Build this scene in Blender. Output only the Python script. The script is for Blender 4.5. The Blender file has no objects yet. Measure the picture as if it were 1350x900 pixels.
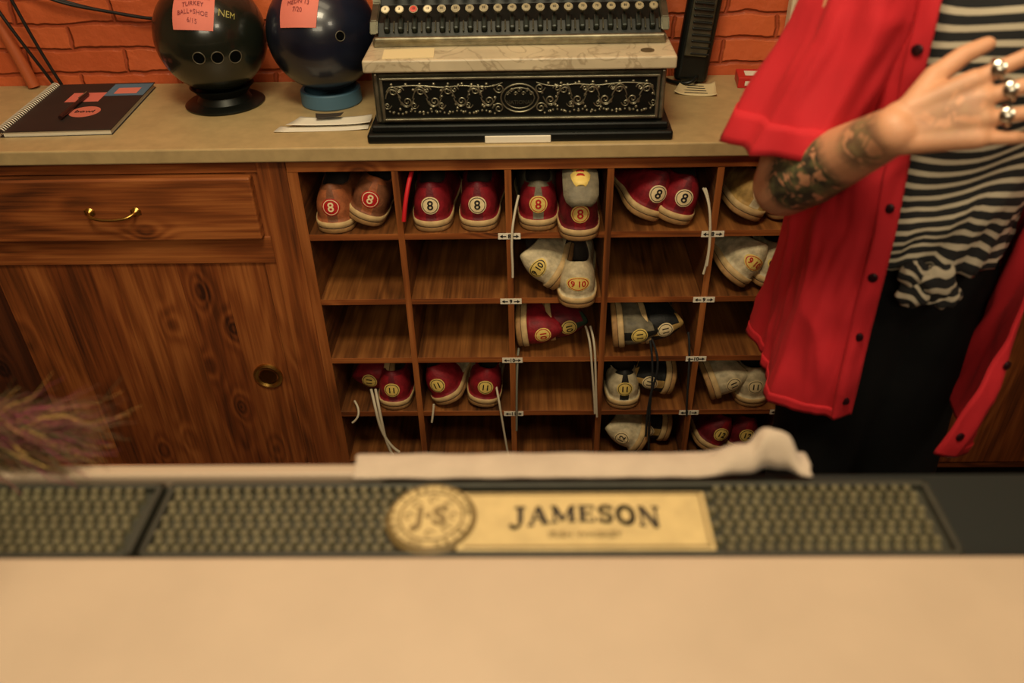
import bpy, bmesh, math, random
from math import sin, cos, pi, radians
from mathutils import Matrix, Vector, Euler, noise
from mathutils.bvhtree import BVHTree
random.seed(7)
SC=bpy.context.scene
COL=SC.collection
V=Vector

# ---------------------------------------------------------------- materials
def lin(c):
    return tuple(((x/255)/12.92 if x/255<=.04045 else ((x/255+.055)/1.055)**2.4) for x in c)+(1,)
MATS={}
def mat(name,col,rough=.5,metal=0,var=.0,vscale=20,bump=0,bscale=200,spec=None,coat=0,sheen=0):
    if name in MATS: return MATS[name]
    m=bpy.data.materials.new(name);m.use_nodes=True
    nt=m.node_tree;b=nt.nodes['Principled BSDF']
    b.inputs['Roughness'].default_value=rough;b.inputs['Metallic'].default_value=metal
    if spec is not None:b.inputs['Specular IOR Level'].default_value=spec
    b.inputs['Coat Weight'].default_value=coat
    b.inputs['Sheen Weight'].default_value=sheen
    c=lin(col)
    tc=nt.nodes.new('ShaderNodeTexCoord')
    n=nt.nodes.new('ShaderNodeTexNoise');n.inputs['Scale'].default_value=vscale;n.inputs['Detail'].default_value=5
    nt.links.new(tc.outputs['Object'],n.inputs['Vector'])
    r=nt.nodes.new('ShaderNodeValToRGB')
    r.color_ramp.elements[0].position=.3;r.color_ramp.elements[1].position=.7
    r.color_ramp.elements[0].color=tuple(x*(1-var) for x in c[:3])+(1,)
    r.color_ramp.elements[1].color=tuple(min(1,x*(1+var*.6)) for x in c[:3])+(1,)
    nt.links.new(n.outputs['Fac'],r.inputs['Fac']);nt.links.new(r.outputs['Color'],b.inputs['Base Color'])
    if bump:
        n2=nt.nodes.new('ShaderNodeTexNoise');n2.inputs['Scale'].default_value=bscale;n2.inputs['Detail'].default_value=3
        nt.links.new(tc.outputs['Object'],n2.inputs['Vector'])
        bp=nt.nodes.new('ShaderNodeBump');bp.inputs['Strength'].default_value=bump;bp.inputs['Distance'].default_value=.002
        nt.links.new(n2.outputs['Fac'],bp.inputs['Height']);nt.links.new(bp.outputs['Normal'],b.inputs['Normal'])
    MATS[name]=m;return m

def wood(name,axis,c0=(60,29,12),c1=(132,70,30),c2=(176,106,52),seed=0.,knots=1.):
    m=bpy.data.materials.new(name);m.use_nodes=True;nt=m.node_tree;b=nt.nodes['Principled BSDF']
    L=nt.links.new
    def math_(op,a,b_=None,c=None,clamp=False):
        n=nt.nodes.new('ShaderNodeMath');n.operation=op;n.use_clamp=clamp
        for i,x in enumerate((a,b_,c)):
            if x is None: continue
            if isinstance(x,(int,float)): n.inputs[i].default_value=x
            else: L(x,n.inputs[i])
        return n.outputs[0]
    tc=nt.nodes.new('ShaderNodeTexCoord')
    def mapped(sc,along,off=0.):
        mp=nt.nodes.new('ShaderNodeMapping');s=[sc]*3;s[axis]=along
        mp.inputs['Scale'].default_value=s;mp.inputs['Location'].default_value=(seed+off,seed*1.7+off,seed*.6)
        L(tc.outputs['Object'],mp.inputs['Vector']);return mp.outputs['Vector']
    def noi(vec,sc,det,dist=0):
        n=nt.nodes.new('ShaderNodeTexNoise');n.inputs['Scale'].default_value=sc;n.inputs['Detail'].default_value=det;n.inputs['Distortion'].default_value=dist
        L(vec,n.inputs['Vector']);return n.outputs['Fac']
    n1=noi(mapped(5.,.8),1.5,2,.3)
    vo=nt.nodes.new('ShaderNodeTexVoronoi');vo.inputs['Scale'].default_value=1.;L(mapped(9.,5.),vo.inputs['Vector'])
    kn=math_('SUBTRACT',1.,math_('MULTIPLY',vo.outputs['Distance'],2.4),clamp=True)
    kn=math_('POWER',kn,2.)
    ph=math_('MULTIPLY_ADD',kn,.40*knots,n1)
    sn=math_('SINE',math_('MULTIPLY',ph,48.))
    ring=math_('MULTIPLY_ADD',sn,.11,.5)
    fine=noi(mapped(110.,4.),1.4,4)
    broad=noi(mapped(7.,1.6,3.),1.,3)
    a=math_('MULTIPLY_ADD',fine,.85,ring)
    a=math_('MULTIPLY_ADD',broad,.95,a)
    a=math_('SUBTRACT',a,.90)
    kd=math_('SUBTRACT',1.,math_('MULTIPLY',vo.outputs['Distance'],5.),clamp=True)
    a=math_('MULTIPLY_ADD',kd,-.42*knots,a)
    r=nt.nodes.new('ShaderNodeValToRGB');e=r.color_ramp.elements
    e[0].position=.12;e[0].color=lin(c0);e[1].position=.88;e[1].color=lin(c2)
    x=e.new(.5);x.color=lin(c1)
    L(a,r.inputs['Fac']);L(r.outputs['Color'],b.inputs['Base Color'])
    b.inputs['Roughness'].default_value=.48
    bp=nt.nodes.new('ShaderNodeBump');bp.inputs['Strength'].default_value=.2;bp.inputs['Distance'].default_value=.001
    L(fine,bp.inputs['Height']);L(bp.outputs['Normal'],b.inputs['Normal'])
    return m
WZ=wood('wood_vertical',2);WX=wood('wood_horizontal',0,seed=3.3)
WDZ=wood('wood_cubby',1,c0=(52,28,11),c1=(112,66,30),c2=(154,98,48),seed=7,knots=.2)
WFR=wood('wood_cubby_edge',2,c0=(78,40,17),c1=(140,78,34),c2=(174,106,54),seed=9,knots=.2)
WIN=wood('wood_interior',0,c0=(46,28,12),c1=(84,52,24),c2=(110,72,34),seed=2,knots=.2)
WD1=wood('wood_door_a',2,seed=11);WD2=wood('wood_door_b',2,c0=(56,26,11),c1=(124,63,27),c2=(168,98,46),seed=23)

def brickmat():
    m=bpy.data.materials.new('painted_brick');m.use_nodes=True;nt=m.node_tree;b=nt.nodes['Principled BSDF'];L=nt.links.new
    tc=nt.nodes.new('ShaderNodeTexCoord');mp=nt.nodes.new('ShaderNodeMapping');mp.inputs['Rotation'].default_value=(radians(90),0,0)
    L(tc.outputs['Object'],mp.inputs['Vector'])
    br=nt.nodes.new('ShaderNodeTexBrick');br.inputs['Scale'].default_value=1
    br.inputs['Brick Width'].default_value=.215;br.inputs['Row Height'].default_value=.052;br.inputs['Mortar Size'].default_value=.006;br.inputs['Mortar Smooth'].default_value=.8
    br.inputs['Color1'].default_value=lin((200,98,54));br.inputs['Color2'].default_value=lin((186,86,46));br.inputs['Mortar'].default_value=lin((160,70,38))
    nz=nt.nodes.new('ShaderNodeTexNoise');nz.inputs['Scale'].default_value=16;nz.inputs['Detail'].default_value=5
    L(tc.outputs['Object'],nz.inputs['Vector'])
    vm=nt.nodes.new('ShaderNodeMixRGB');vm.blend_type='LINEAR_LIGHT';vm.inputs[0].default_value=.010
    L(mp.outputs['Vector'],vm.inputs[1]);L(nz.outputs['Color'],vm.inputs[2]);L(vm.outputs[0],br.inputs['Vector'])
    L(br.outputs['Color'],b.inputs['Base Color']);b.inputs['Roughness'].default_value=.45
    su=nt.nodes.new('ShaderNodeMath');su.operation='MULTIPLY_ADD';su.inputs[1].default_value=-.7;L(br.outputs['Fac'],su.inputs[0]);L(nz.outputs['Fac'],su.inputs[2])
    bp=nt.nodes.new('ShaderNodeBump');bp.inputs['Strength'].default_value=.8;bp.inputs['Distance'].default_value=.010
    L(su.outputs[0],bp.inputs['Height']);L(bp.outputs['Normal'],b.inputs['Normal'])
    return m

# ---------------------------------------------------------------- mesh helpers
def obj(name,me,parent=None,mats=()):
    o=bpy.data.objects.new(name,me);COL.objects.link(o)
    for m in mats: me.materials.append(m)
    if parent: o.parent=parent
    return o
def empty(name,loc=(0,0,0)):
    o=bpy.data.objects.new(name,None);o.empty_display_size=.05;COL.objects.link(o);return o
def frombm(name,bm,parent=None,mats=(),smooth=False):
    me=bpy.data.meshes.new(name);bm.normal_update();bm.to_mesh(me);bm.free()
    if smooth: me.polygons.foreach_set('use_smooth',[True]*len(me.polygons))
    return obj(name,me,parent,mats)
def box(name,x0,x1,y0,y1,z0,z1,m,parent=None,bev=.002,rot=None,seg=2):
    bm=bmesh.new();bmesh.ops.create_cube(bm,size=1)
    c=V(((x0+x1)/2,(y0+y1)/2,(z0+z1)/2))
    for v in bm.verts: v.co=V((v.co.x*(x1-x0),v.co.y*(y1-y0),v.co.z*(z1-z0)))
    if bev: bmesh.ops.bevel(bm,geom=bm.edges[:],offset=bev,segments=seg,affect='EDGES',profile=.5)
    if rot:
        R=Euler(rot).to_matrix()
        for v in bm.verts: v.co=R@v.co
    for v in bm.verts: v.co+=c
    return frombm(name,bm,parent,[m])
def lathe(name,prof,c,m,parent=None,n=40,axis='Z',mats=None,R=None):
    bm=bmesh.new();rings=[]
    for r,z in prof:
        rings.append([bm.verts.new((r*cos(2*pi*i/n),r*sin(2*pi*i/n),z)) for i in range(n)])
    for a,b in zip(rings,rings[1:]):
        for i in range(n): bm.faces.new((a[i],a[(i+1)%n],b[(i+1)%n],b[i]))
    bm.faces.new(rings[0][::-1]);bm.faces.new(rings[-1])
    M=R if R else (Matrix.Rotation(radians(90),3,'X') if axis=='Y' else Matrix.Identity(3))
    for v in bm.verts: v.co=M@v.co+V(c)
    bmesh.ops.recalc_face_normals(bm,faces=bm.faces)
    o=frombm(name,bm,parent,[m],True)
    return sharp(o)
def sharp(o,ang=35):
    try:
        o.data.set_sharp_from_angle(angle=radians(ang))
    except Exception: pass
    return o
def tube(name,pts,r,m,parent=None,res=3,flat=None,cyc=False):
    cu=bpy.data.curves.new(name,'CURVE');cu.dimensions='3D';cu.bevel_depth=r;cu.bevel_resolution=res;cu.resolution_u=6
    sp=cu.splines.new('NURBS');sp.points.add(len(pts)-1)
    for p,q in zip(sp.points,pts): p.co=(*q,1)
    sp.order_u=min(4,len(pts));sp.use_endpoint_u=not cyc;sp.use_cyclic_u=cyc
    cu.use_fill_caps=True
    t=bpy.data.objects.new('tmp',cu);COL.objects.link(t)
    me=bpy.data.meshes.new_from_object(t.evaluated_get(bpy.context.evaluated_depsgraph_get()))
    bpy.data.objects.remove(t)
    me.polygons.foreach_set('use_smooth',[True]*len(me.polygons))
    me.name=name
    return obj(name,me,parent,[m])
_txt={}
def textmesh(s,size=1,extrude=0,off=0,sp=1):
    k=(s,size,extrude,off,sp)
    if k not in _txt:
        cu=bpy.data.curves.new('t','FONT');cu.body=s;cu.size=size;cu.align_x='CENTER';cu.align_y='CENTER';cu.extrude=extrude;cu.resolution_u=3;cu.offset=off;cu.space_character=sp
        t=bpy.data.objects.new('tmp',cu);COL.objects.link(t)
        me=bpy.data.meshes.new_from_object(t.evaluated_get(bpy.context.evaluated_depsgraph_get()))
        bpy.data.objects.remove(t)
        _txt[k]=([v.co.copy() for v in me.vertices],[tuple(p.vertices) for p in me.polygons])
    return _txt[k]
def textobj(name,s,size,M,m,parent,off=0,deform=None,ext=.0004,sp=1):
    vs,fs=textmesh(s,size,ext,off,sp)
    me=bpy.data.meshes.new(name)
    me.from_pydata([M@(deform(v) if deform else v) for v in vs],[],fs)
    return obj(name,me,parent,[m])
def shade(o):
    o.data.polygons.foreach_set('use_smooth',[True]*len(o.data.polygons));return o

# ---------------------------------------------------------------- room
WALLY=.365
wallm=mat('wall_paint_warm',(186,150,108),.7,var=.05,vscale=3)
box('wall_back',-2.6,3.2,WALLY,WALLY+.12,0,2.7,brickmat(),bev=0)
box('wall_left',-2.72,-2.6,-4.2,WALLY+.12,0,2.7,wallm,bev=0)
box('wall_right',3.2,3.32,-4.2,WALLY+.12,0,2.7,wallm,bev=0)
box('wall_front',-2.6,3.2,-4.2,-4.08,0,2.7,wallm,bev=0)
box('floor',-2.72,3.32,-4.2,WALLY+.12,-.1,0,mat('floor_vinyl',(84,66,50),.6,var=.2,vscale=6),bev=0)
box('ceiling',-2.72,3.32,-4.2,WALLY+.12,2.7,2.8,mat('ceiling_paint',(206,188,160),.8),bev=0)

lam=mat('laminate_beige',(174,150,106),.38,var=.12,vscale=40)
lam2=mat('laminate_bar',(176,155,132),.45,var=.05,vscale=14)
dark=mat('dark_void',(14,10,8),.8)

# ---------------------------------------------------------------- back cabinet
cab=empty('wooden_shoe_cabinet')
XS=[0,.193,.406,.599,.804,1.009,1.214]
R=.152; T=.012; YB=.34
ZT=.87
def zrow(r): return ZT-R*r
ct=empty('laminate_countertop')
box('slab',-1.6,2.2,-.016,WALLY-.001,.884,.912,lam,ct,bev=.003)
for i,x in enumerate(XS):
    w=T if 0<i else .02
    box('divider_%d'%i,x-w/2,x+w/2,.0005,YB,.10,.866,WDZ,cab,bev=0)
    box('divider_edge_%d'%i,x-w/2-.0003,x+w/2+.0003,-.001,.0005,.10,.862,WFR,cab,bev=0)
for r in range(0,6):
    z=zrow(r)
    if r==0: box('top_rail',XS[0]-.01,XS[-1],-.002,.03,.858,.8838,WX,cab,bev=.001); continue
    for i in range(6):
        box('shelf_%d_%d'%(r,i),XS[i]+T/2,XS[i+1]-T/2,.0015,YB,z-T/2,z+T/2,WDZ,cab,bev=.0008)
        box('shelf_edge_%d_%d'%(r,i),XS[i]+T/2,XS[i+1]-T/2,.0,.0016,z-T/2-.0002,z+T/2+.0002,WX,cab,bev=0)
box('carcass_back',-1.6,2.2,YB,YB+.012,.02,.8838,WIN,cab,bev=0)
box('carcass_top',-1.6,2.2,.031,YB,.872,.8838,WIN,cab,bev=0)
box('toe_kick',-1.6,2.2,.05,.07,0,.1,dark,cab,bev=0)
box('bottom_rail',-1.6,2.2,0,.05,.085,.104,WX,cab,bev=.001)
box('right_panel',1.22,2.2,0,.02,.1,.8838,WZ,cab,bev=.001)
box('stile_center',-.066,-.0105,-.004,.03,.1,.8838,WZ,cab,bev=.002)
box('stile_inner',-.092,-.0665,.004,.03,.1,.884,WZ,cab,bev=.001)
box('rail_upper',-1.6,-.0665,0,.03,.858,.8838,WX,cab,bev=.001)
box('rail_mid',-1.6,-.0665,0,.03,.662,.722,WX,cab,bev=.002)
box('drawer_backing',-1.6,-.0665,.012,.03,.72,.86,dark,cab,bev=0)
box('drawer_front',-.66,-.078,-.018,.011,.724,.855,WX,cab,bev=.004)
box('drawer_front_side',-1.3,-.68,-.018,.011,.724,.855,WX,cab,bev=.004)
pe=[-.655,-.545,-.41,-.275,-.185,-.093]
for i in range(5):
    box('sliding_door_plank_%d'%(i+1),pe[i]+.0001,pe[i+1]-.0001,.006,.024,.104,.661,(WD1,WD2)[i%2],cab,bev=.0008)
box('sliding_door_rear',-1.3,-.6,.036,.050,.104,.661,wood('wood_door_shaded',2,c0=(36,16,8),c1=(78,38,18),c2=(100,52,26),seed=5),cab,bev=.002)  # door wood darkened, shade of the recess put into its colour
box('end_panel',-1.6,-1.3,0,.02,.1,.8838,WZ,cab,bev=0)
brass=mat('brass_aged',(196,156,80),.32,1,var=.2,vscale=60)
tube('handle_bail',[(-.400,-.022,.789),(-.398,-.036,.787),(-.378,-.041,.783),(-.355,-.042,.782),(-.332,-.041,.783),(-.312,-.036,.787),(-.310,-.022,.789)],.0030,brass,cab)
for x in (-.400,-.310):
    lathe('handle_rosette',[(.001,-.003),(.008,-.002),(.009,.0),(.006,.003),(.003,.006)],(x,-.019,.789),brass,cab,24,'Y')
    box('handle_leaf',x-.010,x+.010,-.0205,-.0182,.784,.794,brass,cab,bev=.001)
lathe('finger_pull',[(.020,-.004),(.030,-.003),(.0325,.0),(.032,.004),(.027,.0065),(.022,.003),(.0205,-.002),(.004,-.003)],(-.139,.0055,.371),brass,cab,40,'Y')
lathe('finger_pull_cup',[(.0195,0),(.017,.0012),(.008,.0004)],(-.139,.0025,.371),mat('brass_dark',(120,84,38),.35,1),cab,30,'Y')
lab=mat('label_white',(230,220,198),.6);ink=mat('ink_black',(18,15,14),.6)
def ticket(x,z,s,w=.044):
    box('label_ticket',x-w/2,x+w/2,-.0022,-.0012,z-.0065,z+.0065,lab,cab,bev=0)
    M=Matrix.Translation((x,-.0028,z))@Matrix.Rotation(radians(90),4,'X')
    textobj('label_digit',s,.012,M,ink,cab,off=.0003)
    for sg in (-1,1):
        box('label_line',(x-.015) if sg<0 else x+.006,(x-.006) if sg<0 else x+.015,-.0032,-.0022,z-.0008,z+.0008,ink,cab,bev=0)
        bm=bmesh.new();t=x+sg*.019
        vs=[bm.verts.new(p) for p in ((t,-.0028,z),(t-sg*.006,-.0028,z+.004),(t-sg*.006,-.0028,z-.004))];bm.faces.new(vs)
        frombm('label_arrow',bm,cab,[ink])
for r,s in zip((1,2,3,4),('8','9','10','11')):
    ticket(XS[2],zrow(r),s)
    ticket(XS[4],zrow(r),s)
ticket(XS[5],zrow(4),'11',.044)

# ---------------------------------------------------------------- shoes
def ip(tab,s):
    for (a,b),(c,d) in zip(tab,tab[1:]):
        if s<=c: return b+(d-b)*(s-a)/(c-a)
    return tab[-1][1]
WT=[(0,0),(.004,.010),(.015,.0195),(.04,.0285),(.09,.0355),(.2,.039),(.4,.038),(.6,.044),(.75,.048),(.86,.043),(.94,.031),(.985,.016),(1,0)]
def foot(u,L,off=0):
    y=.5-.5*cos(u);x=ip(WT,y)*(1 if sin(u)>=0 else -1)
    if abs(sin(u))<1e-6:x=0
    p=V((x,y*L,0))
    if off:
        c=V((0,L*.5,0));c.y=min(max(p.y,.035),L-.045);d=(c-p);d.normalize();p+=d*off
    return p
def shoe_mesh(upper,counter,sole,num,ring,numcol,strip=None,tongue='up',tonguem=None,L=.262):
    bm=bmesh.new();N=44
    def rg(fn): return [bm.verts.new(fn(2*pi*i/N)) for i in range(N)]
    rings=[];mi=[]
    ts=lambda y:.024-.010*min(1,max(0,(y-.07)/.05))
    rings.append(rg(lambda u:foot(u,L,.003)));
    rings.append(rg(lambda u:foot(u,L)+V((0,0,.003))));mi.append(4)
    rings.append(rg(lambda u:foot(u,L)+V((0,0,ts(foot(u,L).y)*.45))));mi.append(4)
    rings.append(rg(lambda u:foot(u,L,.0008)+V((0,0,ts(foot(u,L).y)*.5))));mi.append(7)
    rings.append(rg(lambda u:foot(u,L,-.0012)+V((0,0,ts(foot(u,L).y)*.56))));mi.append(0)
    rings.append(rg(lambda u:foot(u,L,-.0012)+V((0,0,ts(foot(u,L).y)*.95))));mi.append(0)
    rings.append(rg(lambda u:foot(u,L,.0008)+V((0,0,ts(foot(u,L).y)))));mi.append(0)
    def col(u): 
        return V((.027*sin(u)*(1-.15*cos(u)),.078-.062*cos(u),.090+.004*cos(u)-.016*abs(sin(u))**2+(.012 if cos(u)<0 else 0)*cos(u)*cos(u)))
    K=9
    for k in range(K+1):
        v=k/K
        def f(u,v=v):
            b=foot(u,L,.004);b.z=ts(b.y);c=col(u)
            h=1-cos(v*pi/2);g=sin(v*pi/2)
            w=.5-.5*cos(u)
            h=h*w+(v**2.2)*(1-w); g=g*w+v*(1-w)
            p=V((b.x+(c.x-b.x)*h,b.y+(c.y-b.y)*h,b.z+(c.z-b.z)*g))
            bul=sin(v*pi)*.003*(1-w)
            d=V((b.x*1.0,(b.y-.04),0));
            if d.length>0:d.normalize()
            return p+d*bul
        rings.append(rg(f));mi.append(1)
    rings.append(rg(lambda u:col(u)*1+V((-.003*sin(u),.003*cos(u),.0020))));mi.append(5)
    rings.append(rg(lambda u:col(u)+V((-.006*sin(u),.006*cos(u),-.004))));mi.append(3)
    rings.append(rg(lambda u:V((.024*sin(u),.078-.055*cos(u),.035))));mi.append(3)
    for a,b,m in zip(rings,rings[1:],mi):
        for i in range(N):
            f=bm.faces.new((a[i],a[(i+1)%N],b[(i+1)%N],b[i]));f.material_index=m;f.smooth=True
            if m==1:
                c=f.calc_center_median()
                if c.y<.070-.3*max(0,c.z-.05): f.material_index=2
                if strip and c.y<.012 and abs(c.x)<.005: f.material_index=5
                if c.z>.084 and c.y<.05: f.material_index=5 if strip else 2
    f=bm.faces.new(rings[0][::-1]);f.material_index=4
    f=bm.faces.new(rings[-1]);f.material_index=3
    def slab(path,hw,th,mi):
        prev=None
        for j,(p,w) in enumerate(path):
            p=V(p)
            n=V((path[min(j+1,len(path)-1)][0]))-V(path[max(j-1,0)][0]);n.normalize();nn=V((0,-n.z,n.y))*th
            q=[bm.verts.new(p+V((sx*w*hw,0,0))+nn*s+V((0,0,-.004*sx*sx))) for s in (-1,1) for sx in ((-1,-.5,0,.5,1) if s<0 else (1,.5,0,-.5,-1))]
            if prev:
                for i in range(10):
                    f=bm.faces.new((prev[i],prev[(i+1)%10],q[(i+1)%10],q[i]));f.material_index=mi;f.smooth=True
            else: bm.faces.new(q[::-1]).material_index=mi
            prev=q
        bm.faces.new(prev).material_index=mi
    if tongue=='up':
        slab([((0,.16,.072),1),((0,.145,.092),1),((0,.134,.106),1),((0,.130,.116),.9),((0,.129,.120),.6)],.024,.003,6)
    elif tongue=='flop':
        slab([((0,.13,.07),1),((0,.105,.102),1),((0,.08,.116),1.1),((0,.045,.117),1.15),((0,.018,.110),1.15),((0,.000,.098),1.12),((0,-.007,.088),.95),((0,-.010,.080),.6)],.028,.004,6)
        slab([((0,.075,.1215),.5),((0,.06,.1225),.95),((0,.035,.1205),1.05),((0,.018,.1155),.95),((0,.008,.111),.5)],.017,.0012,8)
        for yy,zz in ((.055,.1245),(.043,.1235),(.031,.1215)): slab([((0,yy+.003,zz-.0003),.8),((0,yy-.003,zz-.0008),.8)],.013,.0007,9)
    for yy,zz in ((.165,.093),(.18,.086),(.195,.077)):
        for sx in (-1,1):
            a=V((sx*.018,yy,zz));b=V((-sx*.018,yy+.013,zz-.003))
            q=[]
            for p in (a,b): q.append([bm.verts.new(p+V(d)) for d in ((0,-.002,0),(0,0,.002),(0,.002,0),(0,0,-.002))])
            for i in range(4):
                f=bm.faces.new((q[0][i],q[0][(i+1)%4],q[1][(i+1)%4],q[1][i]));f.material_index=0
    bmesh.ops.recalc_face_normals(bm,faces=bm.faces)
    bm.normal_update()
    bvh=BVHTree.FromBMesh(bm)
    def proj(x,z,off):
        h=bvh.ray_cast(V((x,-.2,z)),V((0,1,0)))
        y=h[0].y if h[0] else .02
        return V((x,y-off,z))
    if num:
        cz=.055;rr=.0168;ex=1.35 if len(num)>2 else 1.
        def disc(r0,r1,off,mi):
            n=28;st=4;prev=None
            for k in range(st+1):
                r=r0+(r1-r0)*k/st
                q=[bm.verts.new(proj(ex*r*cos(2*pi*i/n),cz+r*sin(2*pi*i/n)/(ex**.5),off)) for i in range(n)] if r>0 else [bm.verts.new(proj(0,cz,off))]
                if prev:
                    for i in range(n):
                        if len(prev)==1: f=bm.faces.new((prev[0],q[(i+1)%n],q[i]))
                        else: f=bm.faces.new((prev[i],prev[(i+1)%n],q[(i+1)%n],q[i]))
                        f.material_index=mi
                prev=q
        disc(0,rr,.0012,8)
        disc(rr*.80,rr*.88,.0016,9)
        vs,fs=textmesh(num,.025 if len(num)<2 else (.0185 if len(num)<3 else .0165),0,.0004)
        q=[bm.verts.new(proj(v.x,cz+v.y,.0020)) for v in vs]
        for fc in fs:
            try:
                f=bm.faces.new([q[i] for i in fc]);f.material_index=9
            except ValueError: pass
    me=bpy.data.meshes.new('bowling_shoe');bm.to_mesh(me);bm.free()
    for m in (sole,upper,counter,mat('shoe_lining',(44,34,26),.85),mat('shoe_heel_tan',(160,120,72),.7,var=.25,vscale=80),strip or counter,tonguem or upper,mat('sole_seam',(70,46,26),.8),ring,numcol): me.materials.append(m)
    return me
lea=dict(rough=.6,var=.42,vscale=55,bump=.45,bscale=260,spec=.35)
RED=mat('leather_red',(134,22,32),**lea);DRED=mat('leather_maroon',(104,20,30),**lea)
TAN=mat('leather_tan',(162,92,54),**lea);BRN=mat('leather_brown',(126,76,48),**lea)
CRM=mat('leather_cream',(204,188,152),**lea);GRY=mat('leather_grey',(116,108,88),**lea)
BLK=mat('leather_black',(28,28,26),**lea);GRN=mat('leather_green',(44,62,46),**lea);GLD=mat('leather_gold',(180,144,82),**lea)
SOL=mat('shoe_sole_cream',(200,168,116),.7,var=.25,vscale=60)
IVO=mat('decal_ivory',(230,208,160),.6,var=.1,vscale=100);YEL=mat('decal_yellow',(222,192,102),.6,var=.1,vscale=100);dR=mat('decal_red',(176,24,26),.5);dK=ink
TY={'tan8':(TAN,TAN,SOL,'8',dR,IVO,BRN),'brn8':(BRN,BRN,SOL,'8',dR,IVO,TAN),
'red8':(RED,RED,SOL,'8',IVO,dK,DRED),'red8g':(GRY,RED,SOL,'8',YEL,dR,GRY),'mar8':(RED,DRED,SOL,'8',YEL,dR,RED),
'gld8':(GLD,GLD,SOL,'8',IVO,dR,CRM),'crm9':(CRM,CRM,SOL,'9 10',YEL,dR,None),'crm9b':(CRM,CRM,SOL,'9 10',YEL,dK,None),
'red10':(GRN,RED,SOL,'10',YEL,dR,RED),'red10b':(RED,DRED,SOL,'10',YEL,dK,GRN),
'gry10':(GRY,GRY,SOL,'11',YEL,dK,BLK),'blk10':(BLK,BLK,SOL,'11',IVO,dK,GLD),
'red11':(DRED,RED,SOL,'11',YEL,dK,DRED),'red11c':(CRM,RED,SOL,'11',YEL,dK,RED),
'blk11':(BLK,CRM,SOL,'11',YEL,dK,BLK),'crm11':(CRM,CRM,SOL,'11',IVO,dK,None),
'red12':(RED,DRED,SOL,'12',YEL,dK,RED),'crm12':(CRM,CRM,SOL,'12',IVO,dK,None)}
cache={}
def shoe(ty,x,row,y=.012,roll=0,yaw=0,pitch=0,tongue='up',dz=0,sc=1.04):
    k=(ty,tongue)
    if k not in cache:
        u,c,s,n,rg_,nc,st=TY[ty]
        cache[k]=shoe_mesh(u,c,s,n,rg_,nc,st,tongue,GRY if tongue=='flop' or ty=='red8g' else u)
    me=cache[k]
    M=(Matrix.Rotation(radians(yaw),3,'Z')@Matrix.Rotation(radians(roll),3,'Y')@Matrix.Rotation(radians(pitch),3,'X'))*sc
    ws=[M@v.co for v in me.vertices]
    mz=min(w.z for w in ws);x0=min(w.x for w in ws);x1=max(w.x for w in ws);my=min(w.y for w in ws)
    o=bpy.data.objects.new('bowling_shoe',me);COL.objects.link(o)
    hc=M@V((0,0,.03))
    X=x-hc.x
    i=max(k_ for k_ in range(6) if XS[k_]<=x)
    lo,hi=XS[i]+T/2+.001,XS[i+1]-T/2-.001
    if X+x0<lo: X=lo-x0
    if X+x1>hi: X=hi-x1
    o.matrix_world=Matrix.Translation((X,y-my,zrow(row+1)+T/2-mz+.0004+dz))@M.to_4x4()
    return o
shoe('tan8',.046,0,.000,yaw=1);shoe('brn8',.135,0,.006,roll=22,yaw=-2)
shoe('red8',.249,0,.002,yaw=1);shoe('red8',.348,0,.002,yaw=-1)
shoe('red8g',.458,0,.002);shoe('mar8',.549,0,-.055,tongue='flop')
shoe('red8',.662,0,.010,roll=24,yaw=6);shoe('red8',.735,0,.0,roll=16,yaw=-2)
shoe('gld8',.86,0,.006,roll=24,yaw=4);shoe('gld8',.95,0,.02,roll=-16)
shoe('crm9b',.462,1,-.01,roll=-58,yaw=-6);shoe('crm9',.549,1,-.045)
shoe('crm9',.855,1,.0,roll=38,yaw=4);shoe('crm9b',.945,1,.006,roll=12)
shoe('red10',.445,2,.0,roll=84,yaw=-2);shoe('red10b',.545,2,.02,roll=80,yaw=2)
shoe('gry10',.652,2,-.006,roll=84,yaw=-2);shoe('blk10',.75,2,.006,roll=78,yaw=2)
shoe('red11',.052,3,.04,roll=-86,yaw=0);shoe('red11',.142,3,.002,yaw=-1)
shoe('red11c',.245,3,.0,roll=-22,yaw=-5);shoe('red11c',.340,3,.002,roll=8)
shoe('blk11',.642,3,.0);shoe('blk10',.740,3,.02,roll=-80)
shoe('crm11',.87,3,.0,roll=70,yaw=5);shoe('crm11',.957,3,.004,yaw=-1)
shoe('crm12',.650,4,-.01,roll=-66,yaw=-6);shoe('blk10',.745,4,.03,roll=-80)
shoe('red12',.858,4,.0,roll=24,yaw=3);shoe('red12',.945,4,.004,roll=10)
shoe('crm12',1.06,4,.01);shoe('crm11',1.16,4,.01)
shoe('red10',1.06,2,.01);shoe('red10',1.16,2,.01)
LW=mat('lace_white',(196,184,158),.8);LG=mat('lace_grey',(120,116,100),.8);LB=mat('lace_black',(22,22,24),.8);LR=mat('ribbon_red',(200,20,30),.6)
laces=empty('shoe_laces')
def lace(pts,m,r=.0026): return tube('lace',[V(p) for p in pts],r,m,laces,1)
lace([(.782,.03,.80),(.790,-.006,.79),(.797,-.012,.73),(.799,-.014,.67),(.793,-.014,.635)],LW)
lace([(.786,.03,.80),(.795,-.006,.78),(.800,-.016,.71),(.797,-.017,.655)],LW)
lace([(.425,.03,.79),(.414,-.004,.76),(.408,-.010,.70),(.412,-.012,.66),(.411,-.012,.63)],LW)
lace([(.575,.03,.48),(.582,-.004,.47),(.586,-.010,.42),(.590,-.012,.33),(.595,-.012,.26)],LW)
lace([(.565,.03,.48),(.574,-.004,.47),(.578,-.010,.40),(.588,-.012,.31),(.590,-.012,.27)],LW)
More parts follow.
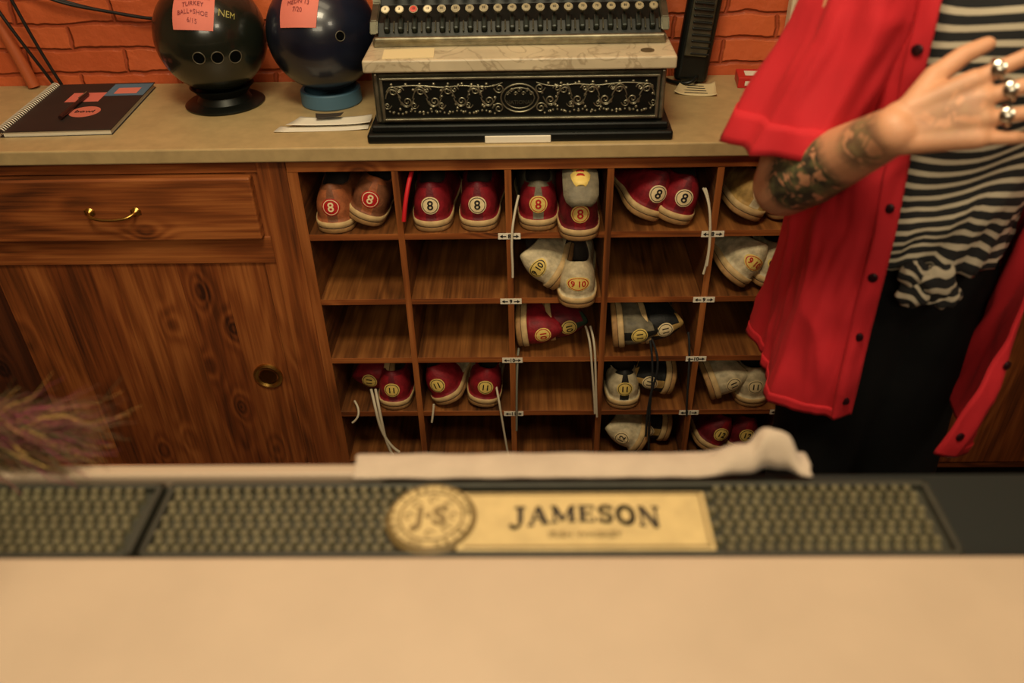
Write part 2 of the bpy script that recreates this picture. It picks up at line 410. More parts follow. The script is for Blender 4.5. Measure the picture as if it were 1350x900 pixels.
lace([(.42,.02,.43),(.416,-.004,.42),(.414,-.010,.35),(.412,-.012,.22)],LG)
lace([(.08,.03,.31),(.092,-.006,.295),(.095,-.012,.25),(.104,-.012,.20),(.122,-.012,.165),(.135,-.012,.155)],LW,.0034)
lace([(.09,.03,.31),(.100,-.006,.30),(.104,-.012,.22),(.108,-.012,.18),(.118,-.012,.145)],LW,.0034)
lace([(.04,.02,.285),(.06,-.006,.275),(.05,-.01,.255),(.035,-.01,.245)],LW)
lace([(.365,.03,.33),(.372,-.004,.32),(.378,-.010,.26),(.388,-.012,.17),(.392,-.012,.13)],LW)
lace([(.225,.0,.29),(.222,-.008,.265),(.218,-.01,.245)],LW)
lace([(.70,.02,.47),(.71,-.008,.43),(.715,-.012,.33),(.712,-.012,.25),(.722,-.012,.13)],LB)
lace([(.785,.02,.47),(.792,-.008,.43),(.790,-.012,.33),(.798,-.012,.26)],LB)
lace([(.70,.02,.47),(.72,-.008,.44),(.728,-.012,.37),(.705,-.012,.32),(.71,-.012,.2)],LB)
tube('pull_ribbon',[(.222,.03,.845),(.218,-.004,.84),(.209,-.012,.80),(.203,-.014,.76)],.0045,LR,laces,1)

# ---------------------------------------------------------------- cash register
reg=empty('antique_cash_register')
iron=mat('iron_black',(26,28,24),.38,.5,var=.2,vscale=30);nick=mat('nickel_aged',(148,142,118),.36,.8,var=.4,vscale=50)
nickd=mat('nickel_dark',(88,86,70),.42,.7,var=.35,vscale=40)
def marble():
    m=mat('marble_cream',(198,182,150),.3,var=.2,vscale=9);nt=m.node_tree;b=nt.nodes['Principled BSDF'];L=nt.links.new
    src=b.inputs['Base Color'].links[0].from_socket
    tc=nt.nodes.new('ShaderNodeTexCoord');n=nt.nodes.new('ShaderNodeTexNoise');n.inputs['Scale'].default_value=11;n.inputs['Detail'].default_value=6;n.inputs['Distortion'].default_value=1.6
    L(tc.outputs['Object'],n.inputs['Vector'])
    r=nt.nodes.new('ShaderNodeValToRGB');e=r.color_ramp.elements;e[0].position=.47;e[0].color=(0,0,0,1);e[1].position=.53;e[1].color=(0,0,0,1);x=e.new(.5);x.color=(.6,.6,.6,1)
    L(n.outputs['Fac'],r.inputs['Fac']);mx=nt.nodes.new('ShaderNodeMixRGB');mx.inputs[2].default_value=lin((128,110,84));L(r.outputs[0],mx.inputs[0]);L(src,mx.inputs[1]);L(mx.outputs[0],b.inputs['Base Color'])
    return m
marb=marble()
ZC=.912
box('plinth',.150,.708,-.004,.34,ZC+.0002,ZC+.018,iron,reg,bev=.004)
box('plinth_step',.158,.700,.006,.33,ZC+.018,ZC+.032,iron,reg,bev=.004)
box('drawer_case',.168,.690,.016,.32,ZC+.032,1.040,nickd,reg,bev=.003)
box('drawer_panel',.186,.674,.0105,.02,.955,1.026,iron,reg,bev=.001)
for a in ((.184,.676,1.0255,1.0295),(.184,.676,.9515,.9555)): box('panel_bead',a[0],a[1],.006,.013,a[2],a[3],nick,reg,bev=.001)
for a in ((.182,.187),(.673,.678)): box('panel_bead',a[0],a[1],.006,.013,.9515,1.0295,nick,reg,bev=.001)
for x in (.172,.6815):
    box('case_pilaster',x,x+.006,.011,.017,.948,1.036,nick,reg,bev=.002)
box('marble_shelf',.157,.703,-.004,.16,1.042,1.064,marb,reg,bev=.003)
def orn(pts,r=.0014): tube('scrollwork',[V((p[0],.0093,p[1])) for p in pts],r,nick,reg,1)
cx,cz=.430,.990
def spiral(x,z,r,turn,sx,sz,ph=0):
    return [(x+sx*r*(1-t/14)*cos(ph+turn*2*pi*t/12),z+sz*r*(1-t/14)*sin(ph+turn*2*pi*t/12)) for t in range(13)]
RY=Matrix.Rotation(radians(90),3,'X')
for sx in (-1,1):
    for k in range(8):
        x=cx+sx*(.055+k*.0245);zz=.994+(.011 if k%2 else -.008)
        orn(spiral(x,zz,.0105,1.6,sx,1 if k%2 else -1))
        orn(spiral(x+sx*.012,.992-(.013 if k%2 else -.015),.0075,1.4,-sx,-1 if k%2 else 1),.0012)
        orn([(x-sx*.013,.992),(x-sx*.005,.992+(.02 if k%2 else -.02)),(x+sx*.008,.992+(.024 if k%2 else -.022)),(x+sx*.014,.992)],.0012)
        for q in range(7):
            a=q*.95+k
            lathe('relief_leaf',[(.0004,.0022),(.0020,.0014),(.0030,0)],(x+.011*cos(a)*(1+.4*(q%2)),.0105,.991+.026*sin(a)),nick,reg,6,R=RY)
    orn([(cx+sx*.03,1.018),(cx+sx*.06,1.006),(cx+sx*.1,1.019),(cx+sx*.14,1.006),(cx+sx*.18,1.019),(cx+sx*.232,1.012)],.0012)
    orn(spiral(cx+sx*.038,.972,.011,1.5,sx,1));orn(spiral(cx+sx*.036,1.008,.010,1.5,sx,-1))
    for k in range(26):
        t=k/25;x=cx+sx*(.045+.19*t);z=.962+.006*abs(sin(t*14))
        lathe('relief_bead',[(.0002,.0022),(.0016,.0015),(.0024,0)],(x,.0105,z),nick,reg,8,R=RY)
orn([(cx+.034*cos(a*pi/8),.990+.026*sin(a*pi/8)) for a in range(17)],.0016)
orn([(cx+.027*cos(a*pi/8),.990+.019*sin(a*pi/8)) for a in range(17)],.0010)
textobj('nameplate_text','NATIONAL',.0095,Matrix.Translation((cx,.0090,.982))@Matrix.Rotation(radians(90),4,'X'),nickd,reg,off=.0002)
for k in range(7): orn(spiral(cx-.021+k*.007,.998+.006*(k%2),.004,1.2,1,1),.0009)
box('drawer_label',.366,.486,-.0085,-.0045,ZC+.001,ZC+.014,lab,reg,bev=.001)
box('key_bed_lip',.166,.694,.072,.30,1.064,1.080,nick,reg,bev=.004)
box('chrome_bar',.170,.690,.066,.076,1.074,1.083,nick,reg,bev=.003)
bm=bmesh.new()
prof=[(.082,1.08),(.100,1.100),(.150,1.118),(.190,1.20),(.235,1.27),(.25,1.38),(.31,1.38),(.31,1.08)]
a=[bm.verts.new((.176,y,z)) for y,z in prof];b=[bm.verts.new((.684,y,z)) for y,z in prof]
for i in range(len(prof)): bm.faces.new((a[i],a[(i+1)%8],b[(i+1)%8],b[i]))
bm.faces.new(a[::-1]);bm.faces.new(b)
bmesh.ops.recalc_face_normals(bm,faces=bm.faces);frombm('body_housing',bm,reg,[iron])
for x in (.162,.684): 
    bm=bmesh.new();q=[(y+(-.008 if y<.3 else 0),z+.006) for y,z in prof]
    a=[bm.verts.new((x,y,z)) for y,z in q];b=[bm.verts.new((x+.014,y,z)) for y,z in q]
    for i in range(8): bm.faces.new((a[i],a[(i+1)%8],b[(i+1)%8],b[i]))
    bm.faces.new(a[::-1]);bm.faces.new(b);bmesh.ops.recalc_face_normals(bm,faces=bm.faces)
    bmesh.ops.bevel(bm,geom=bm.edges[:],offset=.002,segments=2,affect='EDGES')
    frombm('side_cheek',bm,reg,[nickd])
keyw=mat('key_cap_ivory',(220,206,170),.35);keyr=mat('key_cap_red',(190,52,34),.35);keyd=mat('key_slot_dark',(34,40,34),.4,.4);keya=mat('key_cap_aged',(140,128,96),.4)
for k in range(20):
    x=.192+k*.0251
    tube('key_stem',[(x,.125,1.10),(x,.105,1.108),(x,.096,1.118)],.0024,nickd,reg,1)
    box('key_slot_rib',x-.0052,x+.0052,.083,.112,1.080,1.106,keyd,reg,bev=.003,rot=(radians(35),0,0))
    box('key_slot_gap',x+.0110,x+.0138,.085,.108,1.082,1.098,nickd,reg,bev=.001,rot=(radians(35),0,0))
    Rk=Matrix.Rotation(radians(40),3,'X')
    lathe('key_rim',[(.004,-.003),(.0074,-.002),(.0082,.001),(.0078,.003),(.0068,.003)],(x,.094,1.123),nick,reg,20,R=Rk)
    lathe('key_cap',[(.0068,.002),(.0064,.0036),(.002,.004)],(x,.094,1.123),keyr if k in (2,) else (keyw if k<4 else keya),reg,16,R=Rk)
    textobj('key_digit',str((k*5)%95),.006,Matrix.Translation(V((x,.094,1.123))+Rk@V((0,0,.0045)))@Rk.to_4x4(),ink,reg)
    if k<19:
        lathe('key_rim_upper',[(.004,-.003),(.0074,-.002),(.0082,.001),(.0078,.003),(.0068,.003)],(x+.0125,.128,1.154),nick,reg,16,R=Rk)
        lathe('key_cap_upper',[(.0068,.002),(.0064,.0036),(.002,.004)],(x+.0125,.128,1.154),keyw,reg,14,R=Rk)
        tube('key_stem_upper',[(x+.0125,.15,1.13),(x+.0125,.14,1.135),(x+.0125,.13,1.151)],.0024,nickd,reg,1)
box('price_card',.19,.28,.005,.06,1.0642,1.0652,mat('paper_aged',(214,196,150),.7),reg,bev=0,rot=(0,0,.06))
lathe('slab_coin',[(.012,0),(.012,.0012),(.004,.0016)],(.655,.03,1.0642),mat('coin_dark',(120,104,76),.4,.7),reg,20)

# ---------------------------------------------------------------- bowling balls
def ball(c,m,holes,note,words,stand,standprof,extra=None):
    e=empty('bowling_ball')
    bm=bmesh.new();bmesh.ops.create_uvsphere(bm,u_segments=96,v_segments=64,radius=.108)
    C=V(c)
    for v in bm.verts: v.co+=C
    frombm('ball_shell',bm,e,[m],True)
    for h in holes:
        d=V(h[:3]).normalized();Rm=d.to_track_quat('Z','Y').to_matrix();r=h[3]
        tube('finger_hole_rim',[C+d*(.1085-r*r/.216+.0002)+Rm@V((r*cos(a),r*sin(a),0)) for a in [k*pi/8 for k in range(16)]],.0009,mat('hole_rim',(84,78,62),.4),e,2,cyc=True)
        lathe('finger_hole_dark',[(r*.97,-.001),(r*.97,.0012),(r*.5,.0014)],C+d*(.1078-r*r/.216),mat('hole_dark',(5,5,4),.95,spec=.05),e,28,R=Rm)
    pink=mat('sticky_note_pink',(206,112,96),.7,var=.06)
    ca,ce,wd,ht,sk=note
    D=V((sin(ca)*cos(ce),-cos(ca)*cos(ce),sin(ce)));X=V((cos(ca),sin(ca),0));Y=D.cross(X)
    if Y.z<0:Y=-Y
    def sp(x,y,r):
        x,y=x*cos(sk)-y*sin(sk),x*sin(sk)+y*cos(sk)
        d=(D+X*(x/.108)+Y*(y/.108)).normalized();return C+d*r
    bm=bmesh.new();n=10;g=[[bm.verts.new(sp(wd*(i/n-.5),ht*(j/n-.5),.1087+.0022*(1-j/n))) for i in range(n+1)] for j in range(n+1)]
    for j in range(n):
        for i in range(n): bm.faces.new((g[j][i],g[j][i+1],g[j+1][i+1],g[j+1][i]))
    frombm('sticky_note',bm,e,[pink],True)
    bm=bmesh.new()
    for li,w in enumerate(words):
        vs,fs=textmesh(w,.0125)
        yoff=.024-.0155*li
        q=[bm.verts.new(sp(v.x*.85,v.y+yoff+.002*sin(v.x*90+li),.1112)) for v in vs]
        for fc in fs:
            try: bm.faces.new([q[k] for k in fc])
            except ValueError: pass
    frombm('note_writing',bm,e,[mat('pen_ink',(120,40,46),.6)])
    if extra:
        w,xx,yy,mm=extra
        bm=bmesh.new();vs,fs=textmesh(w,.022)
        q=[bm.verts.new(sp(v.x+xx,v.y+yy,.1083)) for v in vs]
        for fc in fs:
            try: bm.faces.new([q[k] for k in fc])
            except ValueError: pass
        frombm('ball_engraving',bm,e,[mm])
    lathe('stand_ring',standprof,(c[0],c[1],ZC+.0003),stand,e,48)
    return e
bb=mat('ball_black',(22,26,20),.24,var=.3,vscale=8,coat=.25);bn=mat('ball_navy',(22,26,40),.28,var=.5,vscale=10,coat=.25)
def dr(a,el): return (sin(radians(a))*cos(radians(el)),-cos(radians(a))*cos(radians(el)),sin(radians(el)))
ball((-.182,.23,1.049),bb,[(*dr(4,-7),.0115),(*dr(22,-8),.0115),(*dr(40,-10),.0125)],(radians(5),radians(40),.080,.080,-.08),('NIR BADGER','TURKEY','BALL+SHOE','6/15'),iron,[(.078,0),(.080,.004),(.074,.008),(.055,.010),(.048,.022),(.058,.034),(.064,.0395),(.06,.040),(.052,.033)],('NEM',.070,.0,mat('engraving_gold',(150,140,70),.5)))
ball((.040,.23,1.049),bn,[(*dr(31,10),.009)],(radians(-13),radians(40),.078,.078,.05),('NYK 8','MEDN 13','7/20'),mat('blue_ring',(70,104,124),.5),[(.060,0),(.062,.003),(.061,.028),(.059,.030),(.053,.030),(.051,.020),(.051,.002)])
# ---------------------------------------------------------------- notebook
nb=empty('spiral_notebook')
def nbx(u,v,w=0):
    p0=V((-.567,.054,ZC));pu=V((.216,.008,0));pv=V((-.016,.275,0))
    return p0+pu*u+pv*v+V((0,0,w))
def quad(name,u0,u1,v0,v1,z0,z1,m,par):
    bm=bmesh.new();vs=[bm.verts.new(nbx(u,v,z)) for z in (z0,z1) for u,v in ((u0,v0),(u1,v0),(u1,v1),(u0,v1))]
    for f in ((3,2,1,0),(4,5,6,7),(0,1,5,4),(1,2,6,5),(2,3,7,6),(3,0,4,7)): bm.faces.new([vs[i] for i in f])
    return frombm(name,bm,par,[m])
ncov=mat('notebook_cover',(34,26,22),.6,var=.2);page=mat('page_white',(214,204,180),.7)
quad('pages',.04,.985,.01,.99,.0005,.010,page,nb);quad('cover',.0,1,0,1,.010,.0115,ncov,nb);quad('cover_rear',.0,1,0,1,.0001,.0006,ncov,nb)
wire=mat('wire_white',(206,198,178),.35,.3)
for k in range(34):
    c=nbx(.012,.02+.96*k/33,.006)
    tube('coil_ring',[c+V((.010*cos(a),0,.0105*sin(a)+.001)) for a in [i*pi/5 for i in range(10)]],.0013,wire,nb,1,cyc=True)
quad('pink_sticker',.30,.62,.58,.78,.0116,.0120,mat('sticker_pink',(206,108,94),.6),nb)
quad('blue_sticker',.62,1.0,.70,.97,.0116,.0120,mat('sticker_blue',(76,108,130),.6),nb)
quad('pink_note',.70,.92,.74,.87,.0121,.0124,mat('sticker_salmon',(212,118,100),.6),nb)
lathe('round_sticker',[(.030,0),(.030,.0005)],nbx(.60,.36,.0116),mat('sticker_round',(196,106,88),.6),nb,36)
textobj('sticker_text','bowl',.02,Matrix.Translation(nbx(.60,.36,.0125)),ink,nb)
pen=empty('ballpoint_pen')
p0,p1=nbx(.46,.20,.0165),nbx(.47,.70,.0165)
tube('barrel',[p0,p0.lerp(p1,.5),p1],.0042,mat('pen_plastic',(40,20,18),.3),pen)
tube('clip',[p1+V((0,0,.005)),p0.lerp(p1,.7)+V((0,0,.006))],.0012,nick,pen)
pap=mat('paper_white',(222,214,196),.7)
def sheet(name,pts,z,m,par=None,curl=.004):
    bm=bmesh.new();n=8
    P=[V((*p,z)) for p in pts]
    g=[[None]*(n+1) for _ in range(n+1)]
    for j in range(n+1):
        for i in range(n+1):
            u,v=i/n,j/n
            q=(P[0]*(1-u)+P[1]*u)*(1-v)+(P[3]*(1-u)+P[2]*u)*v
            q.z+=curl*(abs(u-.5)*2)**3*(.5+.5*noise.noise(q*30))
            g[j][i]=bm.verts.new(q)
    for j in range(n):
        for i in range(n): bm.faces.new((g[j][i],g[j][i+1],g[j+1][i+1],g[j+1][i]))
    o=frombm(name,bm,par,[m],True);s=o.modifiers.new('s','SOLIDIFY');s.thickness=.0004;s.offset=1
    return o
slips=empty('paper_slips')
sheet('slip_a',[(-.040,.060),(.140,.066),(.138,.094),(-.032,.086)],ZC+.0006,pap,slips)
sheet('slip_b',[(-.02,.078),(.142,.082),(.140,.125),(.0,.118)],ZC+.0062,pap,slips,curl=.006)
sheet('torn_label',[(.035,.098),(.082,.104),(.085,.125),(.030,.120)],ZC+.0135,mat('label_dark',(56,48,40),.6),slips,curl=.003)
rc=empty('paper_receipt')
sheet('receipt_sheet',[(.745,.24),(.83,.222),(.84,.30),(.775,.318)],ZC+.0006,mat('paper_aged',(206,186,140),.7),rc,curl=.010)
for k in range(4):
    a=V((.768,.248+.015*k,ZC+.0022));tube('receipt_line',[a,a+V((.024,-.004,0)),a+V((.046,-.009,0))],.0007,ink,rc,1)
cb=empty('playing_card_box')
box('carton',.885,.965,.27,.33,ZC+.0002,ZC+.022,mat('card_red',(186,36,30),.45),cb,bev=.001,rot=(0,0,-.1))
box('carton_label',.895,.955,.2655,.2665,ZC+.007,ZC+.016,pap,cb,bev=0,rot=(0,0,-.1))
box('carton_top_label',.90,.95,.285,.315,ZC+.0222,ZC+.0228,pap,cb,bev=0,rot=(0,0,-.1))
hs=empty('telephone_handset')
box('handset_body',.765,.835,.305,.335,ZC+.003,1.17,iron,hs,bev=.012,rot=(-.06,.10,0),seg=4)
box('handset_face',.776,.824,.298,.306,ZC+.06,1.15,nickd,hs,bev=.003,rot=(-.06,.10,0))
for k in range(14):
    box('handset_rib',.780,.820,.292,.299,.975+k*.0125,.980+k*.0125,iron,hs,bev=.002,rot=(-.06,.10,0))
tube('handset_cord',[(.80,.30,.93),(.79,.27,ZC+.006),(.75,.29,ZC+.006),(.735,.33,ZC+.006)],.004,iron,hs)
tube('handset_hook',[(.74,.345,1.14),(.79,.335,1.165),(.85,.34,1.16),(.87,.35,1.19)],.010,nick,hs)
box('trim_1',.985,1.05,.335,WALLY,ZC+.001,2.6,mat('trim_cream',(206,190,160),.6),bev=.004)
cbl=mat('cable_black',(16,14,12),.5)
cabs=empty('power_cables')
def cable(p): 
    return tube('cable',[V(q) for q in p],.0035,cbl,cabs,2)
cable([(-.66,.34,1.20),(-.58,.33,1.12),(-.52,.34,1.085),(-.42,.345,1.07),(-.34,.34,1.05),(-.28,.34,1.06),(-.25,.345,1.13)])
cable([(-.64,.35,1.12),(-.56,.34,1.11),(-.48,.35,1.075),(-.38,.35,1.06),(-.31,.35,1.045),(-.26,.35,1.05)])
cable([(-.64,.31,1.09),(-.615,.31,1.02),(-.60,.33,.96),(-.592,.34,.92)])
cable([(-.62,.32,1.16),(-.605,.32,1.08),(-.595,.33,1.0),(-.575,.34,.92)])
tube('conduit_pipe',[(-.70,.345,1.25),(-.68,.345,1.1),(-.655,.345,1.0),(-.64,.345,ZC+.004)],.013,mat('pipe_orange',(170,84,44),.5))

# ---------------------------------------------------------------- front bar
bar=empty('bar_counter')
box('bar_top',-1.6,2.6,-1.75,-1.037,.955,1.0,lam2,bar,bev=.004)
box('rail_trough',-1.6,2.6,-1.037,-.937,.950,.985,mat('trough_dark',(20,28,26),.5),bar,bev=.001)
box('rail_lip',-1.6,.32,-.950,-.936,.95,1.000,mat('lip_pale',(164,144,122),.5),bar,bev=.003)
box('bar_panel',-1.6,2.6,-1.6,-1.0,0,.95,WZ,bar,bev=0)
rub=mat('rubber_black',(46,45,34),.6,var=.2,vscale=60)
rubn_lit=mat('rubber_nub_lit',(98,92,68),.42,var=.25,vscale=25)  # black rubber painted paler: strong light and haze put into the nub colour
gold=mat('mat_gold',(188,164,112),.5,var=.12,vscale=60);goldd=mat('mat_gold_dark',(112,92,54),.5)
def barmat(x0,x1,skip=None):
    e=empty('bar_mat')
    y0,y1,zb=-1.034,-.955,.9853
    box('mat_base',x0,x1,y0,y1,zb,zb+.004,rub,e,bev=.001)
    for a in ((x0,x1,y0,y0+.005),(x0,x1,y1-.005,y1),(x0,x0+.005,y0,y1),(x1-.005,x1,y0,y1)):
        box('mat_border',*a,zb+.003,zb+.011,rub,e,bev=.0015)
    bm=bmesh.new();px=.0098;py=.0078
    nx=int((x1-x0-.014)/px);ny=9
    for i in range(nx+1):
        for j in range(ny):
            x=x0+.009+i*px+(px*.28 if j%2 else 0);y=y0+.0085+j*py
            if skip and skip(x,y): continue
            if x>x1-.009: continue
            t=[];b=[]
            for k in range(8):
                a=k*pi/4
                b.append(bm.verts.new((x+.0038*cos(a),y+.0038*sin(a),zb+.004)));t.append(bm.verts.new((x+.0029*cos(a),y+.0031*sin(a),zb+.0105)))
            for k in range(8): bm.faces.new((b[k],b[(k+1)%8],t[(k+1)%8],t[k]))
            bm.faces.new(t)
    frombm('mat_nubs',bm,e,[rubn_lit])
    return e,zb
mcx,mcy=.366,-.996
e,zb=barmat(.140,.775,lambda x,y:(x-mcx)**2+(y-mcy)**2<.038**2 or (mcx<x<.592))
barmat(-.500,.134)
lathe('logo_medallion',[(.037,0),(.037,.011),(.035,.013),(.032,.013),(.031,.0115),(.001,.0115)],(mcx,mcy,zb),goldd,e,48)
lathe('logo_medallion_field',[(.0345,0),(.0345,.0010),(.002,.0010)],(mcx,mcy,zb+.0128),gold,e,48)
def ringt(r,th): tube('logo_medallion_ring',[V((mcx+r*cos(a),mcy+r*sin(a),zb+.0138)) for a in [k*pi/12 for k in range(24)]],th,goldd,e,1,cyc=True)
ringt(.0255,.0009);ringt(.0340,.0012)
textobj('logo_monogram','J·S',.026,Matrix.Translation((mcx,mcy-.001,zb+.0142)),goldd,e,off=.0008)
for k in range(8):
    a=k*pi/4
    tube('logo_scroll',[V((mcx+.018*cos(a)+.004*cos(b),mcy+.018*sin(a)+.004*sin(b),zb+.0138)) for b in (0,1.2,2.4,3.6,4.8)],.0008,goldd,e,1)
for k in range(26):
    a=2*pi*k/26
    textobj('logo_rim_letter','JAMESON·IRISH·WHISKEY·1780·'[k],.0075,Matrix.Translation((mcx+.0295*sin(a),mcy+.0295*cos(a),zb+.0145))@Matrix.Rotation(-a,4,'Z'),goldd,e)
box('logo_plate',.388,.588,-1.029,-.968,zb,zb+.0115,gold,e,bev=.001)
for a in ((.394,.584,-1.027,-1.0255),(.394,.584,-.9715,-.970),(.583,.5845,-1.027,-.970)): box('logo_plate_line',*a,zb+.011,zb+.0122,goldd,e,bev=0)
# slab-serif lettering drawn from strokes: (points, half-width)
def arcpts(cx_,cy_,rx,ry,a0,a1,n=14): return [(cx_+rx*cos(radians(a0+(a1-a0)*i/n)),cy_+ry*sin(radians(a0+(a1-a0)*i/n))) for i in range(n+1)]
Tk,Tn=.125,.055
GL={'J':(.74,[([(.50,.96),(.50,.28)],Tk),(arcpts(.28,.28,.22,.22,0,-170),Tn*1.5),([(.24,.95),(.74,.95)],Tn)]),
'A':(.92,[([(.12,.05),(.46,.97)],Tn*1.1),([(.46,.97),(.80,.05)],Tk),([(.24,.34),(.68,.34)],Tn),([(-.02,.05),(.28,.05)],Tn),([(.60,.05),(.98,.05)],Tn)]),
'M':(1.16,[([(.18,.05),(.18,.95)],Tn*1.1),([(.20,.95),(.58,.12)],Tk*.95),([(.58,.12),(.96,.95)],Tn*1.1),([(.98,.05),(.98,.95)],Tk),([(.03,.05),(.33,.05)],Tn),([(.80,.05),(1.16,.05)],Tn),([(.03,.95),(.25,.95)],Tn),([(.92,.95),(1.16,.95)],Tn)]),
'E':(.78,[([(.20,.05),(.20,.95)],Tk),([(.05,.05),(.72,.05)],Tn),([(.05,.95),(.70,.95)],Tn),([(.2,.5),(.55,.5)],Tn),([(.72,.02),(.72,.28)],Tn),([(.70,.98),(.70,.74)],Tn),([(.55,.38),(.55,.62)],Tn)]),
'S':(.72,[(arcpts(.38,.73,.24,.22,20,270)+arcpts(.38,.28,.24,.23,90,-160),Tk*.8),([(.66,.98),(.66,.74)],Tn),([(.08,.02),(.08,.27)],Tn)]),
'O':(.92,[(arcpts(.46,.5,.34,.44,0,360,28),Tk*.95)]),
'N':(.98,[([(.16,.05),(.16,.95)],Tn*1.1),([(.16,.95),(.80,.08)],Tk),([(.82,.05),(.82,.95)],Tn*1.1),([(.02,.05),(.32,.05)],Tn),([(.02,.95),(.26,.95)],Tn),([(.66,.95),(.98,.95)],Tn)])}
word='JAMESON';gap=.10
tot=sum(GL[c][0] for c in word)+gap*(len(word)-1)
ux=.120/tot;uy=.0200
bm=bmesh.new();pen_x=0
def place(x,y):
    X=x*ux-.060;t=X/.060
    yy=(y-.5)*uy*(.88+.36*t*t)-.005*t*t
    return V((.4885+X,-.9925+yy,zb+.0122))
for c in word:
    for pts,w in GL[c][1]:
        for a,b in zip(pts,pts[1:]):
            d=V((b[0]-a[0],b[1]-a[1],0));
            if d.length<1e-6: continue
            d.normalize();nn=V((-d.y,d.x,0))*w;ext=d*(w*.25 if len(pts)>2 else 0)
            q=[(a[0]+nn.x-ext.x,a[1]+nn.y-ext.y),(a[0]-nn.x-ext.x,a[1]-nn.y-ext.y),(b[0]-nn.x+ext.x,b[1]-nn.y+ext.y),(b[0]+nn.x+ext.x,b[1]+nn.y+ext.y)]
            N_=4;L0=[place(pen_x+q[0][0]+(q[3][0]-q[0][0])*i/N_,q[0][1]+(q[3][1]-q[0][1])*i/N_) for i in range(N_+1)]
            L1=[place(pen_x+q[1][0]+(q[2][0]-q[1][0])*i/N_,q[1][1]+(q[2][1]-q[1][1])*i/N_) for i in range(N_+1)]
            v0=[bm.verts.new(p) for p in L0];v1=[bm.verts.new(p) for p in L1]
            for i in range(N_): bm.faces.new((v0[i],v1[i],v1[i+1],v0[i+1]))
    pen_x+=GL[c][0]+gap
frombm('logo_lettering',bm,e,[mat('logo_ink',(34,28,22),.5)])
textobj('logo_subtitle','IRISH WHISKEY',.0085,Matrix.Translation((.488,-1.0145,zb+.0122)),goldd,e)
tw=mat('towel_cloth',(178,160,140),.95,var=.08,vscale=40,bump=.6,bscale=500,sheen=.2)
bm=bmesh.new();nx,ny=140,20;g=[]
for j in range(ny+1):
    row=[]
    for i in range(nx+1):
        u,v=i/nx,j/ny
        x=.296+u*.385;y=-.955+v*.030
        z=1.0005+.003*sin(v*pi)**.6+.001*noise.noise(V((x*40,y*60,0)))
        lump=(math.exp(-((x-.652)/.017)**4)*.024+math.exp(-((x-.622)/.018)**2)*.012)*(1+.3*noise.noise(V((x*70,y*50,3))))
        z+=lump*sin(v*pi)**.6;y+=.012*lump/.03
        x+=.003*noise.noise(V((v*3,u*9,2)))
        row.append(bm.verts.new((x,y,z)))
    g.append(row)
for j in range(ny):
    for i in range(nx): bm.faces.new((g[j][i],g[j][i+1],g[j+1][i+1],g[j+1][i]))
o=frombm('bar_towel',bm,None,[tw],True);s=o.modifiers.new('s','SOLIDIFY');s.thickness=.004;s.offset=-1
# feathery dried plume at the bar end
bm=bmesh.new()
for k in range(2600):
    b=V((-.16+random.random()*.16,-.925+random.uniform(-.008,.03),1.003+random.random()*.012))
    a=random.uniform(-.45,.7);el=random.uniform(-.05,.9)*(1-max(0,(b.x+.06))*7);L=random.uniform(.03,.095)
    d=V((cos(a)*cos(el),sin(a)*cos(el),sin(el)))
    side=d.cross(V((0,0,1))).normalized()*random.uniform(.0005,.0012)
    prev=None
    for t in range(5):
        s=t/4;p=b+d*L*s+V((0,.01*s*s*random.uniform(-1,1),-.05*s*s*L/.1*random.uniform(.5,1.2)))
        if p.z<1.002:p.z=1.002
        w=side*(1-s*.8)
        q=(bm.verts.new(p-w),bm.verts.new(p+w))
        if prev:
            f=bm.faces.new((prev[0],prev[1],q[1],q[0]));f.material_index=(0,1,2,0,1,2,3)[k%7] if b.z>1.008 else k%2
        prev=q
frombm('dried_grass_bunch',bm,None,[mat('grass_olive',(66,58,28),.8),mat('grass_brown',(84,50,26),.8),mat('grass_plum',(112,44,62),.8),mat('grass_straw',(170,132,70),.8)])
gl=empty('green_glass_tumbler')
lathe('tumbler',[(.026,0),(.030,.003),(.034,.07),(.0335,.072),(.031,.07),(.027,.006),(.004,.005)],(.022,-1.112,1.0003),mat('glass_green',(34,44,24),.2,coat=.5),gl,40)

# ---------------------------------------------------------------- person
def cap(bm,p0,p1,r0,r1,fl=None,n=20):
    p0,p1=V(p0),V(p1);d=p1-p0;L=d.length;z=d.normalized()
    if fl: x=(V(fl[0])-z*V(fl[0]).dot(z)).normalized();k=fl[1]
    else: x=z.orthogonal().normalized();k=1
    y=z.cross(x);rings=[]
    prof=[(-cos(a*pi/10)*r0,sin(a*pi/10)*r0) for a in range(1,6)]+[(L+sin(a*pi/10)*r1,cos(a*pi/10)*r1) for a in range(0,5)]
    for h,r in prof: rings.append([bm.verts.new(p0+z*h+x*(r*k*cos(2*pi*i/n))+y*(r*sin(2*pi*i/n))) for i in range(n)])
    for a,b in zip(rings,rings[1:]):
        for i in range(n): bm.faces.new((a[i],a[(i+1)%n],b[(i+1)%n],b[i]))
    bm.faces.new(rings[0][::-1]);bm.faces.new(rings[-1])
def remesh(name,bm,vox,it,parent,m):
    bmesh.ops.recalc_face_normals(bm,faces=bm.faces)
    o=frombm(name,bm,None,[])
    r=o.modifiers.new('r','REMESH');r.mode='VOXEL';r.voxel_size=vox;r.use_smooth_shade=True
    s=o.modifiers.new('s','SMOOTH');s.iterations=it;s.factor=.5
    me=bpy.data.meshes.new_from_object(o.evaluated_get(bpy.context.evaluated_depsgraph_get()))
    bpy.data.objects.remove(o);me.name=name;me.materials.clear()
    me.polygons.foreach_set('use_smooth',[True]*len(me.polygons))
    return obj(name,me,parent,[m])
W=V((.822,-.630,1.172));EL=V((.776,-.458,1.032))
